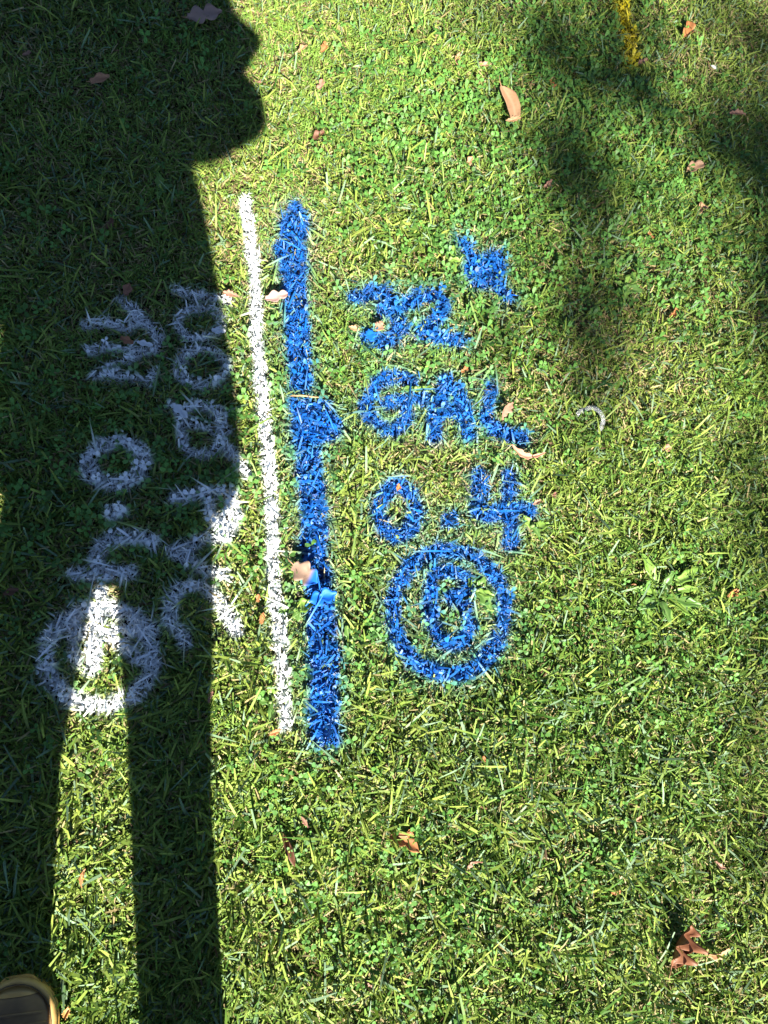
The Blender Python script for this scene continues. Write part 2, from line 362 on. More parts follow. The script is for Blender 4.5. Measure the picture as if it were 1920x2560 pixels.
PAINT = {'b': np.array([.005, .092, .46]), 'w': np.array([.84, .86, .88]), 'y': np.array([.62, .50, .012])}
OVER = {'b': np.array([.06, .26, .34]), 'w': np.array([.42, .52, .40]), 'y': np.array([.35, .33, .02])}
def apply_paint(V, C, hit=1.0):
    """paint every strip vertex; returns the glyph index of each strip (or -1)"""
    own = np.full(len(V), -1); ownc = np.zeros(len(V)); ctr = V.mean(1); k_ = V.shape[1]
    for gi, (word, part, colr, st, fl, lab) in enumerate(GL):
        S, Fl, lo, hi = GEO[gi]
        idx = np.nonzero((ctr[:, 0] > lo[0]) & (ctr[:, 0] < hi[0]) & (ctr[:, 1] > lo[1]) & (ctr[:, 1] < hi[1]))[0]
        if not len(idx): continue
        X = V[idx, :, 0]; Y = V[idx, :, 1]
        d = glyph_dist(gi, X, Y)-(.0002 if colr == 'w' else .0018)+.0035*noise(X, Y, 45, gi)+.0025*noise(X, Y, 130, gi+5)+rng.normal(0, .0015, (len(idx), 1))
        keep = (rng.random((len(idx), 1)) < hit)
        c = sstep(.004, -.004, d)*keep
        thick = rng.uniform(.92, 1.0, (len(idx), 1))
        over = (.4 if colr == 'w' else .85)*np.exp(-np.clip(d, 0, 1)/(.006 if colr == 'w' else .012))*rng.random((len(idx), 1))**1.3*(d < .05)
        pc = PAINT[colr]*(rng.uniform(.88, 1.04, (len(idx), 1, 1)) if colr == 'w' else rng.uniform(.3, 1.25, (len(idx), 1, 1)))
        if colr == 'b': pc = pc*np.array([1, 1, 1])+np.array([.0, .03, .02])*rng.random((len(idx), 1, 1))
        cc = C[idx]*(1-over[..., None])+OVER[colr]*over[..., None]
        c2 = (c*thick)[..., None]
        C[idx] = cc*(1-c2)+pc*c2
        mc = c.mean(1); b = mc > np.maximum(.5, ownc[idx]); own[idx[b]] = gi; ownc[idx[b]] = mc[b]
    return own
g_own = apply_paint(GV, GC, .95); d_own = apply_paint(DV, DC, .80); c_own = apply_paint(CV, CC, .97)
MATS = {'b': M_BLUE, 'w': M_WHITE, 'y': M_YELLOW}
CTRI = np.array([[0, 1, 6], [1, 2, 6], [2, 4, 6], [2, 3, 4], [4, 5, 6]])
def strips_mesh(name, V, C, mat, V7=None, C7=None, off=(0, 0, 0)):
    A = V.reshape(-1, 3)-np.array(off); cols = C.reshape(-1, 3); q = blade_quads(len(V)); t = None
    if V7 is not None and len(V7):
        b = (np.arange(len(V7))*7)[:, None, None]+len(A)
        t = (b+CTRI[None]).reshape(-1, 3)
        A = np.vstack([A, V7.reshape(-1, 3)-np.array(off)]); cols = np.vstack([cols, C7.reshape(-1, 3)])
    return np_mesh(name, A, q, t, np.clip(cols, 0, 1), mat)
WORDS = {
 'blue_line': ('painted_line', 'thick blue sprayed line with a block pointing right, beside the white line', 'painted line', None),
 'white_line': ('painted_line', 'thin white sprayed line on the grass left of the thick blue line', 'painted line', None),
 'yellow_line': ('painted_line', 'short yellow sprayed line at the top edge of the lawn', 'painted line', None),
 'b32': ('painted_word', 'blue sprayed number 32 with a thick apostrophe, topmost of the blue writing', 'painted writing', 'blue writing on the grass'),
 'bgal': ('painted_word', 'blue sprayed letters GAL below the blue 32', 'painted writing', 'blue writing on the grass'),
 'b04': ('painted_word', 'blue sprayed number 0.4 between the letters GAL and the blue ring', 'painted writing', 'blue writing on the grass'),
 'bcirc': ('painted_circle', 'blue sprayed ring with a letter inside, lowest of the blue writing', 'painted writing', 'blue writing on the grass'),
 'wleft': ('painted_word', 'white upside-down sprayed number and letter deep in the dark shadow', 'painted writing', 'white writing on the grass'),
 'wcirc': ('painted_circle', 'white sprayed ring with a letter inside, crossed by the sunlit strip', 'painted writing', 'white writing on the grass'),
 'wright': ('painted_word', 'white upside-down sprayed word along the shadow edge beside the white line', 'painted writing', 'white writing on the grass'),
}
for wname, (nm, lab, cat, grp) in WORDS.items():
    ids = [i for i, g in enumerate(GL) if g[0] == wname]
    ctr = np.mean([(GEO[i][2]+GEO[i][3])/2 for i in ids], 0); off = (ctr[0], ctr[1], float(terrain(*ctr)))
    single = len(ids) == 1
    root = None if single else link(nm, None, loc=off)
    for i in ids:
        s = g_own == i; s2 = d_own == i; s3 = c_own == i
        me = strips_mesh(nm if single else GL[i][1], np.concatenate([GV[s], DV[s2]]), np.concatenate([GC[s], DC[s2]]), MATS[GL[i][2]], CV[s3], CC[s3], off)
        o = link(nm if single else GL[i][1], me, root, off if single else None)
        if single: root = o
        elif GL[i][5]: o['label'] = GL[i][5]
    tag(root, lab, cat, grp)
s = g_own < 0; tag(link('lawn_grass', strips_mesh('lawn_grass', GV[s], GC[s], M_GRASS)), 'short mown green grass covering the lawn', 'grass', kind='stuff')
s = d_own < 0; tag(link('dry_clippings', strips_mesh('dry_clippings', DV[s], DC[s], M_DRY)), 'pale dry clippings and thatch lying low in the grass', 'thatch', kind='stuff')
s = c_own < 0
tc = CV[s].reshape(-1, 3)
tag(link('clover', np_mesh('clover', tc, None, ((np.arange(s.sum())*7)[:, None, None]+CTRI[None]).reshape(-1, 3), CC[s].reshape(-1, 3), M_CLOVER)), 'small round clover leaves growing through the grass', 'clover', kind='stuff')
# --- the lawn goes on around the view
x, y = scatter(3600, (-2.6, -2.6), (3.2, 3.9), inner=.15); n = len(x)
V = blades(x, y, terrain(x, y)+.012*rng.random(n), rng.uniform(0, 6.28, n), rng.normal(.45, .3, n), rng.normal(.5, .4, n), rng.gamma(6, .012, n), rng.uniform(.006, .013, n), rng.normal(0, .5, n), rng.uniform(.15, .7, n))
C = green_cols(n, x, y); k = rng.random(n) < .2; C[k] = dry_cols(k.sum())
tag(link('outer_grass', strips_mesh('outer_grass', V, np.repeat(C[:, None, :], 6, 1), M_GRASS)), 'grass going on around the marked patch of lawn', 'grass', kind='stuff')

# ---------------------------------------------------------------- leaves on the grass
def leaf_mesh(name, L, W, prof, col0, col1, curl=.3, fold=.2, bend=.2, sway=0., n=26, across=7, mat=M_LEAF, tip=None, seed=0, vein=None):
    """leaf of length L along +x, profile prof(s)->0..1; curled across and along; thin but closed"""
    r = np.random.default_rng(seed); V = []; C = []
    for i in range(n):
        s = i/(n-1); hw = max(W*.5*prof(s), .0004)
        a = bend*s; px = L*(math.sin(a)/bend if abs(bend) > 1e-3 else s); pz = L*((1-math.cos(a))/bend if abs(bend) > 1e-3 else 0)
        sy = sway*L*math.sin(math.pi*s)
        for j in range(across):
            t = -1+2*j/(across-1); yy = hw*t
            zz = pz+curl*(yy*yy)/(W*.5)+fold*abs(yy)+.04*W*math.sin(7*s+3*t+seed)
            V.append((px, yy+sy, zz)); k = r.normal(0, .10)+.5+.5*math.sin(9*s+5*t+seed*1.3)*.35
            c = np.clip(np.array(col0)*(1-k)+np.array(col1)*k, .005, 1)
            if vein is not None and abs(t) < .1: c = c*.5+np.array(vein)*.5
            if tip is not None: c = tip(s, t, c)
            C.append(c)
    V = np.array(V); C = np.array(C); q = []
    for i in range(n-1):
        for j in range(across-1):
            a = i*across+j; q.append((a, a+1, a+across+1, a+across))
    me = np_mesh(name, V, q, None, C, mat, True); return me
def oak(k=3.5, ph=0., deep=.55): return lambda s: max(.03, (math.sin(math.pi*min(1, s*.97+.03))**.55)*(1-deep+deep*abs(math.cos(k*math.pi*s+ph))**1.0)) if s > .07 else .05
def lance(p=.8): return lambda s: max(.02, math.sin(math.pi*s)**p)
def frag(ph): return lambda s: max(.05, (math.sin(math.pi*s)**.5)*(.68+.32*math.sin(9*s+ph)*math.cos(17*s+2*ph)))
TAN_ = ((.40, .22, .11), (.50, .30, .165)); BRN = ((.14, .05, .022), (.30, .13, .06)); ORA = ((.30, .11, .035), (.46, .21, .08)); PNK = ((.28, .135, .09), (.42, .24, .16)); DRK = ((.10, .045, .025), (.2, .09, .045))
LEAFGRP = 'fallen leaves scattered on the lawn'
def put_leaf(px, py, Lpx, Wpx, ang, prof, cols, label, z=.030, curl=.3, fold=.2, bend=.2, sway=0., tilt=(0, 0), stem=0., seed=0, tip=None, group=LEAFGRP, name='fallen_leaf', flip=False, vein=None):
    """ang = direction of the leaf in the photograph (0 right, 90 up)"""
    p = G(px, py, z); q = G(px+20*math.cos(math.radians(ang)), py-20*math.sin(math.radians(ang)), z); e = q-p; mpp = np.hypot(*e)/20
    me = leaf_mesh(name, Lpx*mpp, Wpx*mpp, prof, cols[0], cols[1], curl, fold, bend, sway, seed=seed, tip=tip, vein=vein)
    o = link(name, me); a = math.atan2(e[1], e[0])
    R_ = Matrix.Rotation(a, 4, 'Z')@Matrix.Rotation(tilt[0]+(math.pi if flip else 0), 4, 'X')@Matrix.Rotation(tilt[1], 4, 'Y')
    cen = R_@Vector((Lpx*mpp*.5, 0, 0))
    o.matrix_world = Matrix.Translation((p[0]-cen.x, p[1]-cen.y, float(terrain(*p))+z-cen.z*0))@R_
    md = o.modifiers.new('thickness', 'SOLIDIFY'); md.thickness = .0005
    tag(o, label, 'leaf', group)
    if stem:
        bm = bmesh.new(); l = stem*mpp
        tube(bm, [(.004, 0, .0008), (-l*.5, .06*l, .002), (-l, .2*l, .004)], [.0011, .0009, .0008], 6)
        bm_obj('stem', bm, M_STEM, o)
    return o
def tube(bm, pts, rad, seg=10, cap=True):
    pts = [Vector(p) for p in pts]; rings = []; up = Vector((0, 0, 1))
    for i, p in enumerate(pts):
        t = (pts[min(i+1, len(pts)-1)]-pts[max(i-1, 0)]).normalized()
        ref = up if abs(t.z) < .9 else Vector((0, 1, 0))
        a = t.cross(ref).normalized(); b = a.cross(t).normalized(); rr = rad[i] if hasattr(rad[i], '__len__') else (rad[i], rad[i])
        rings.append([bm.verts.new(p+a*math.cos(2*math.pi*k/seg)*rr[0]+b*math.sin(2*math.pi*k/seg)*rr[1]) for k in range(seg)])
    for A, B in zip(rings[:-1], rings[1:]):
        for k in range(seg): bm.faces.new((A[k], A[(k+1) % seg], B[(k+1) % seg], B[k]))
    if cap: bm.faces.new(rings[0][::-1]); bm.faces.new(rings[-1])
    bmesh.ops.recalc_face_normals(bm, faces=bm.faces[:])
M_STEM = noisy('leaf_stem', (.28, .15, .07), (.42, .25, .12), 80, .6)

# the large, well seen ones
put_leaf(1268, 258, 92, 33, -68, lambda s: min(1, 1.9*s**.55)*(1 if s < .72 else 1-.25*(s-.72)/.28), TAN_, 'long smooth tan leaf with a curled end near the top of the lawn', .038, .25, .05, .12, .10, (0.1, 0), 24, 3, vein=(.62, .40, .24))
put_leaf(1279, 303, 36, 13, 8, frag(1), TAN_, 'curled end piece at the foot of the long smooth tan leaf', .034, 1.2, .3, .5, 0, (.5, 0), 0, 4)
put_leaf(510, 36, 92, 52, 8, oak(2.6, .5, .6), ((.36, .22, .17), (.44, .29, .22)), 'flat lobed oak leaf lying in the shadow at the top edge', .034, .15, .1, .1, 0, (.1, 0), 10, 5)
put_leaf(1700, 2365, 128, 76, 72, oak(3.3, .2, .75), BRN, 'large curled red-brown oak leaf in the lower right corner', .036, 1.3, .45, .5, .05, (.25, .1), 22, 6)
put_leaf(1716, 2392, 84, 40, 60, oak(2.5, 1.0, .6), BRN, 'folded brown leaf lobe tucked under the large curled oak leaf', .030, 1.4, .6, .6, .1, (-.5, .1), 0, 7)
put_leaf(1792, 2372, 62, 26, 38, frag(2), TAN_, 'curved tan leaf piece right of the large curled oak leaf', .034, .9, .2, .8, -.25, (.5, 0), 0, 8)
put_leaf(1008, 2112, 86, 36, -28, oak(2.4, .5, .5), ORA, 'orange-brown leaf half covered by blades in the lower middle', .028, .5, .3, .4, .1, (-.2, 0), 0, 9)
put_leaf(1023, 2083, 32, 24, 70, frag(0), ORA, 'small orange leaf flap just above the half covered orange leaf', .030, .5, .2, .3, 0, (.2, 0), 0, 10)
put_leaf(1180, 2160, 58, 18, 60, frag(3), PNK, 'curled pale leaf strip right of the half covered orange leaf', .030, 1.5, .3, 1.0, .3, (.5, 0), 0, 11)
def bluetip(s, t, c):
    k = float(sstep(.62, .80, s+.06*t)); return c*(1-k)+np.array([.012, .16, .66])*k
put_leaf(764, 1432, 82, 62, -38, oak(2.6, .1, .5), ((.26, .165, .115), (.36, .245, .17)), 'grey-tan lobed leaf with a blue painted tip beside the blue line', .040, .35, .15, .25, 0, (.15, -.1), 18, 12, bluetip)
def blueall(s, t, c): return np.array([.011, .15, .66])*(1+.1*t)
put_leaf(808, 1492, 74, 46, 18, oak(2.6, .8, .65), BRN, 'lobed leaf painted wholly blue on the blue line', .040, .2, .1, .2, 0, (-.1, 0), 0, 13, blueall)
put_leaf(926, 838, 34, 34, -75, frag(1), BRN, 'small leaf painted blue at the foot of the numeral 3', .036, .2, .1, .2, 0, (0, 0), 0, 14, blueall)
put_leaf(948, 815, 26, 28, 60, frag(1.5), PNK, 'pinkish leaf corner inside the lower bowl of the numeral 3', .034, .3, .2, .3, 0, (.2, 0), 0, 15)
put_leaf(886, 820, 30, 18, -20, frag(.5), TAN_, 'small tan leaf left of the lower bowl of the numeral 3', .030, .4, .2, .3, 0, (.2, 0), 0, 16)
put_leaf(1318, 1122, 84, 20, -14, frag(2.2), ((.50, .23, .15), (.60, .32, .22)), 'long curled pink leaf just below the letter L', .034, 1.1, .3, .6, -.22, (.35, 0), 0, 17)
put_leaf(1268, 1025, 50, 26, 65, frag(.2), PNK, 'pink leaf standing beside the stem of the letter L', .036, .6, .2, .4, .1, (.5, 0), 0, 18)
put_leaf(250, 203, 54, 24, 14, oak(1.8, 0, .4), ((.36, .17, .09), (.48, .25, .13)), 'orange leaf lying in the shadow near the upper left corner', .034, .4, .2, .3, 0, (.3, 0), 6, 19)
put_leaf(26, 1478, 44, 22, 20, oak(1.8, .4, .4), DRK, 'dark brown leaf in the shadow at the left edge', .030, .4, .2, .3, 0, (.2, 0), 0, 20)
put_leaf(687, 1830, 34, 18, 30, frag(1), ORA, 'small orange leaf at the lower end of the white line', .034, .5, .2, .3, 0, (.2, 0), 0, 21)
put_leaf(655, 1545, 32, 16, 80, oak(1.6, 0, .4), ORA, 'small orange leaf between the white word and the white line', .032, .4, .2, .3, 0, (.2, 0), 0, 22)
put_leaf(690, 742, 60, 30, 12, oak(2.2, .3, .5), ((.32, .19, .16), (.48, .33, .28)), 'reddish leaf lying between the white line and the blue line', .030, .5, .3, .3, 0, (.25, 0), 0, 23)
put_leaf(577, 736, 42, 22, -18, frag(2), PNK, 'pinkish leaf at the shadow edge left of the white line top', .030, .5, .2, .3, 0, (.2, 0), 0, 24)
put_leaf(725, 2120, 92, 20, -62, lance(.6), DRK, 'dark curled leaf in a gap of the grass below the blue line', .026, 1.6, .5, .5, .1, (.5, 0), 0, 25)
put_leaf(763, 2055, 34, 14, -55, frag(1), PNK, 'small pale leaf scrap above the dark curled leaf', .030, .6, .2, .3, 0, (.2, 0), 0, 26)
put_leaf(206, 2195, 54, 16, 82, frag(.7), ORA, 'orange leaf scrap in the sunlit strip between the leg shadows', .030, .8, .3, .5, .1, (.3, 0), 0, 27)
put_leaf(165, 2535, 40, 26, 75, frag(.7), ((.5, .22, .06), (.6, .3, .1)), 'orange leaf against the side of the yellow boot', .030, .5, .3, .5, .1, (.3, 0), 0, 28)
put_leaf(318, 852, 40, 22, -25, oak(2, 0, .5), ((.30, .12, .06), (.40, .18, .09)), 'red-brown leaf lying on the first white letter in the shadow', .036, .4, .2, .3, 0, (.2, 0), 0, 29)
def whiteall(s, t, c): return np.array([.74, .77, .80])
put_leaf(546, 828, 38, 20, -8, oak(2.2, 0, .5), PNK, 'leaf painted white on the double-loop white letter', .038, .3, .1, .2, 0, (.1, 0), 0, 30, whiteall)
put_leaf(450, 1025, 56, 26, -45, oak(2.4, .4, .6), PNK, 'lobed leaf painted white at the corner of the barred white letter', .038, .3, .1, .2, 0, (.1, 0), 0, 31, whiteall)
put_leaf(362, 860, 44, 18, -15, oak(2.2, .4, .5), PNK, 'leaf painted white on the far white letter in the shadow', .038, .3, .1, .2, 0, (.1, 0), 0, 32, whiteall)
k_ = 1920/1659
small = [(655, 105, 26, 16, 30, TAN_, 'first of the small tan leaf scraps left along the top of the sunlit grass'), (698, 100, 26, 18, 70, ORA, 'small orange leaf scrap right of two at the top of the sunlit grass'),
 (692, 182, 26, 16, 60, PNK, 'small pink leaf scrap below two others near the top of the sunlit grass'), (557, 174, 24, 14, -40, PNK, 'small pink leaf scrap on the edge of the elbow shadow'),
 (688, 295, 34, 22, 20, DRK, 'dark crumpled leaf right of the elbow shadow'), (990, 130, 28, 14, 80, TAN_, 'small tan leaf left of the long smooth leaf at the top'),
 (1047, 139, 32, 16, -5, PNK, 'flat reddish leaf above the long smooth tan leaf'), (1190, 186, 36, 18, -70, ORA, 'split orange leaf right of the long smooth tan leaf'),
 (1482, 66, 36, 24, 70, ORA, 'forked orange leaf right of the yellow line'), (1388, 133, 24, 16, 20, PNK, 'small pink leaf at the lower end of the yellow line'),
 (1366, 1272, 36, 20, -25, ORA, 'orange dry leaf at the left foot of the broad-leaved weed'), (1580, 1281, 30, 22, 40, ORA, 'small orange leaf right of the broad-leaved weed'),
 (1515, 458, 30, 22, 30, TAN_, 'star-shaped tan leaf in the grass right of the blue apostrophe'), (1402, 512, 24, 16, -60, ORA, 'small orange leaf between the apostrophe and the right edge'),
 (1497, 368, 40, 26, 15, ((.30, .17, .10), (.45, .28, .17)), 'dull brown leaf upper right in the grass'), (1585, 253, 44, 16, -12, PNK, 'pale curled leaf near the right edge at the top'),
 (1436, 971, 22, 18, 10, PNK, 'small pink leaf right of the clear plastic strip'), (1450, 678, 26, 18, 60, ORA, 'small orange leaf halfway up the right side'),
 (1015, 352, 22, 14, 70, TAN_, 'tiny tan leaf above the blue apostrophe'), (1180, 400, 24, 14, 40, PNK, 'small pink leaf in the soft tree shade'),
 (236, 486, 30, 16, 60, DRK, 'dim brown leaf in the shadow left of the white line top'), (60, 122, 22, 14, 20, PNK, 'dim leaf scrap in the shadow of the upper left corner'),
 (275, 628, 30, 24, 70, ((.28, .12, .07), (.36, .17, .1)), 'brown leaf just above the far white letter in the shadow'), (1158, 1085, 22, 14, 30, PNK, 'small pink leaf scrap right of the blue numeral 4'),
 (1046, 715, 30, 12, -10, TAN_, 'thin tan leaf right of the blue numeral 2'), (1005, 795, 20, 16, 40, ORA, 'small orange leaf scrap below the blue numeral 2'),
 (860, 1050, 20, 14, 90, ORA, 'tiny orange leaf left of the blue numeral 0'), (1195, 1070, 24, 14, -60, ((.22, .09, .07), (.3, .13, .1)), 'dark red leaf scrap right of the blue numeral 4'),
 (560, 1290, 24, 14, 80, ORA, 'tiny orange leaf right of the arched white letter'), (455, 1505, 34, 16, 75, PNK, 'pinkish leaf on the shadow edge below the arched white letter'),
 (1040, 1640, 22, 14, 80, ORA, 'small orange leaf below the blue ring'), (1380, 1768, 20, 14, 50, TAN_, 'small tan leaf in the grass of the lower right'), (1560, 1870, 30, 16, -40, PNK, 'pale leaf scrap above the large curled oak leaf'),
 (1330, 1925, 26, 14, 20, ORA, 'small orange leaf in the lower middle of the lawn'), (800, 2130, 32, 18, -30, PNK, 'pale pink leaf at the bottom edge of the sunlit grass')]
for i, (px, py, l_, w_, a_, cc, lab) in enumerate(small):
    put_leaf(px*k_, py*k_, l_*1.0, w_*.95, a_, frag(i*1.7) if i % 2 else oak(1.8, i, .45), cc, lab, .024, .5+.4*random.random(), .25, .3+.4*random.random(), random.uniform(-.15, .15), (random.uniform(-.3, .3), 0), 0, 40+i)

put_leaf(1780, 173, 15, 9, -40, lance(.5), ((.7, .66, .58), (.75, .72, .66)), 'tiny white petal in the clover of the upper right corner', .036, .2, .1, .2, 0, (.1, 0), 0, 90, group=None)
bm = bmesh.new(); tp = [G(a, b) for a, b in ((726, 990), (755, 991), (785, 995), (812, 994))]
tube(bm, [(p[0]-tp[0][0], p[1]-tp[0][1], z) for p, z in zip(tp, (.030, .034, .034, .030))], [.0013, .0018, .0016, .0009], 7)
tag(bm_obj('twig', bm, M_STEM, loc=(tp[0][0], tp[0][1], float(terrain(*tp[0])))), 'thin dry twig lying across the gap in the blue line', 'twig')
# ---------------------------------------------------------------- broad-leaved weeds
GREEN1 = ((.17, .32, .045), (.27, .43, .08)); GREEN2 = ((.09, .20, .04), (.15, .28, .06))
def weed(px, py, leaves, label, name='broadleaf_weed', stalk=True):
    c = G(px, py); z0 = float(terrain(*c)); root = link(name, None, loc=(c[0], c[1], z0))
    tag(root, label, 'weed', 'broad-leaved weeds in the lawn')
    for i, lf in enumerate(leaves):
        ang, Lpx, Wpx, el, bend, prof, cols = lf[:7]; of = (G(px+lf[7][0], py+lf[7][1])-c) if len(lf) > 7 else (0, 0)
        q = G(px+20*math.cos(math.radians(ang)), py-20*math.sin(math.radians(ang))); e = q-c; mpp = np.hypot(*e)/20
        me = leaf_mesh('leaf', Lpx*mpp, Wpx*mpp, prof, cols[0], cols[1], .25, .25, bend, .06*((i % 3)-1), mat=M_WEED, seed=100+i+int(px), vein=(.26, .38, .12))
        o = link('leaf', me, root)
        o.matrix_local = Matrix.Translation((of[0], of[1], .015+.004*(i % 4)))@Matrix.Rotation(math.atan2(e[1], e[0]), 4, 'Z')@Matrix.Rotation(-el, 4, 'Y')@Matrix.Rotation(.3*((i*7 % 5)-2)/2, 4, 'X')
        md = o.modifiers.new('thickness', 'SOLIDIFY'); md.thickness = .0005
    if stalk:
        bm = bmesh.new(); tube(bm, [(0, 0, -.004), (0, 0, .014), (0, 0, .034)], [.004, .0045, .003], 8); bm_obj('stalk', bm, M_STEM2, root)
M_STEM2 = noisy('green_stem', (.12, .2, .05), (.2, .28, .09), 60, .5)
wavy = lambda s: max(.04, math.sin(math.pi*min(1, s**.85))**.5*(.84+.16*math.sin(14*s)))
weed(1652, 1482, [(118, 88, 30, .35, -.5, wavy, GREEN1, (-14, -20)), (170, 78, 24, .25, -.4, wavy, GREEN1, (-8, 2)), (200, 60, 30, .3, -.5, wavy, GREEN2, (-10, 14)), (38, 74, 28, .3, -.4, wavy, GREEN1, (24, -22)), (28, 62, 22, .25, -.3, wavy, GREEN2, (52, -36)),
      (-32, 92, 40, .3, -.6, wavy, GREEN1, (14, 16)), (-22, 78, 28, .6, -.7, wavy, GREEN2, (20, 6)), (-78, 58, 24, .5, -.5, wavy, GREEN2, (-4, 22)), (-120, 70, 26, .25, -.4, wavy, GREEN1, (-20, 26)), (-64, 46, 22, .5, -.6, wavy, GREEN1, (6, 30)), (75, 50, 20, .8, -.5, wavy, GREEN2, (0, -8)), (8, 60, 18, .4, -.5, wavy, GREEN1, (26, 0)), (-100, 44, 20, .2, -.3, wavy, GREEN1, (-36, 52))],
     'large bright green broad-leaved weed rosette on the right side')
weed(1196, 1475, [(120, 44, 34, .4, -.5, wavy, GREEN2), (60, 40, 26, .5, -.4, wavy, GREEN2), (-60, 60, 30, .35, -.4, wavy, GREEN2), (-20, 44, 22, .4, -.4, wavy, GREEN1)], 'broad pale green weed leaves inside the blue ring right of its letter')
weed(735, 1520, [(20, 54, 44, .25, -.3, wavy, GREEN1), (190, 44, 26, .3, -.4, wavy, GREEN2), (-70, 36, 24, .3, -.3, wavy, GREEN2)], 'wide green weed leaf between the white line and the blue line')
weed(878, 1600, [(0, 50, 40, .25, -.4, wavy, GREEN2), (110, 40, 26, .4, -.4, wavy, GREEN2), (-100, 50, 30, .3, -.4, wavy, GREEN2)], 'dull green weed leaves right of the lower blue line')
weed(676, 1755, [(95, 60, 20, .5, -.6, wavy, GREEN1), (170, 36, 22, .4, -.4, wavy, GREEN2), (-95, 48, 20, .4, -.5, wavy, GREEN2)], 'small upright green weed leaf left of the white line near its lower end')
weed(1125, 648, [(80, 36, 20, .6, -.4, wavy, GREEN1), (-70, 40, 18, .5, -.4, wavy, GREEN1), (-20, 30, 16, .4, -.4, wavy, GREEN1)], 'small bright weed left of the blue apostrophe')
weed(1040, 968, [(10, 44, 22, .3, -.3, wavy, GREEN1), (180, 36, 16, .3, -.3, wavy, GREEN2)], 'small green weed leaf inside the letter G')
weed(1330, 1315, [(10, 48, 28, .3, -.3, wavy, GREEN1), (130, 36, 22, .4, -.3, wavy, GREEN1), (-60, 34, 18, .4, -.4, wavy, GREEN2)], 'small green weed right of the lower end of the numeral 4')
weed(1560, 720, [(60, 44, 26, .4, -.3, wavy, GREEN1), (-20, 44, 26, .4, -.3, wavy, GREEN2), (160, 34, 20, .4, -.3, wavy, GREEN1), (-100, 40, 20, .4, -.3, wavy, GREEN1)], 'light green weed in the grass right of the blue apostrophe')
weed(400, 470, [(100, 40, 24, .4, -.4, wavy, GREEN1), (10, 34, 18, .4, -.4, wavy, GREEN2), (-100, 34, 18, .4, -.4, wavy, GREEN1)], 'small weed leaves in the shadow left of the elbow shadow')
weed(100, 1250, [(40, 44, 36, .3, -.3, wavy, GREEN2), (-60, 40, 26, .3, -.3, wavy, GREEN2)], 'round dark weed leaf in the shadow left of the white numeral 1')

# ---------------------------------------------------------------- clear plastic strip
def plastic():
    P = [G(1420+.1576*a, 1000+.1576*b) for a, b in [(140, 230), (200, 180), (270, 160), (340, 165), (420, 225), (480, 310), (515, 400), (500, 500)]]
    H = [.018, .026, .034, .040, .043, .042, .036, .016]; c = P[4]; t0 = float(terrain(*c))
    bm = bmesh.new(); rows = []
    for i, (p, h) in enumerate(zip(P, H)):
        e = P[min(i+1, 7)]-P[max(i-1, 0)]; e = e/np.hypot(*e); nn = np.array([-e[1], e[0]]); r = []
        for j in range(5):
            t = -1+.5*j; q = p-c+nn*.0052*t; r.append(bm.verts.new((q[0], q[1], h+.0022*(1-t*t))))
        rows.append(r)
    for A, B in zip(rows[:-1], rows[1:]):
        for j in range(4): bm.faces.new((A[j], A[j+1], B[j+1], B[j]))
    m = bpy.data.materials.new('clear_plastic'); m.use_nodes = True; b = m.node_tree.nodes['Principled BSDF']
    b.inputs['Base Color'].default_value = (.93, .95, .95, 1); b.inputs['Roughness'].default_value = .12; b.inputs['Transmission Weight'].default_value = .85; b.inputs['IOR'].default_value = 1.35
    o = bm_obj('plastic_strip', bm, m, loc=(c[0], c[1], t0))
    sm = o.modifiers.new('smooth', 'SUBSURF'); sm.levels = sm.render_levels = 2
    md = o.modifiers.new('thickness', 'SOLIDIFY'); md.thickness = .0006
    tag(o, 'small bent strip of clear plastic sticking out of the grass', 'plastic')
plastic()

# ---------------------------------------------------------------- the photographer
M_BOOT = noisy('yellow_boot_leather', (.34, .20, .055), (.50, .32, .10), 22, .55, .0015)
M_VAMP = noisy('worn_boot_leather', (.13, .08, .035), (.26, .16, .06), 18, .7, .0015)
M_SOLE = noisy('boot_sole', (.46, .25, .05), (.60, .36, .09), 40, .6, .001)
M_SEAM = noisy('boot_seam', (.05, .035, .022), (.10, .065, .035), 60, .8)
M_LACE = noisy('boot_lace', (.12, .09, .06), (.2, .15, .1), 60, .8)
M_TROU = noisy('work_trousers', (.030, .036, .05), (.05, .058, .075), 24, .85, .002)
M_JACK = noisy('work_jacket', (.045, .05, .06), (.07, .075, .085), 18, .8, .002)
M_SKIN = noisy('skin', (.46, .28, .20), (.54, .34, .25), 14, .5)
M_HAIR = noisy('hair', (.03, .02, .015), (.06, .04, .025), 40, .6)
M_HAT = noisy('added_hat_straw', (.42, .33, .2), (.5, .4, .26), 60, .8)
M_EYE = noisy('eye', (.02, .015, .01), (.05, .03, .02), 30, .2)
M_PHONE = noisy('phone_shell', (.012, .012, .014), (.02, .02, .023), 30, .25)

toeL = G(47, 2450, .03)
BX = -.135
def ellipsoid(bm, c, r, seg=16):
    m = Matrix.Translation(c)@Matrix.Diagonal((*r, 1)); bmesh.ops.create_uvsphere(bm, u_segments=seg, v_segments=seg//2+2, radius=1, matrix=m)
def remeshed(name, bm, mat, vox, parent=None, smooth_it=3):
    o = bm_obj(name, bm, mat, parent)
    r = o.modifiers.new('join', 'REMESH'); r.mode = 'VOXEL'; r.voxel_size = vox; r.use_smooth_shade = True
    s = o.modifiers.new('smooth', 'SMOOTH'); s.iterations = smooth_it; s.factor = .5
    return o
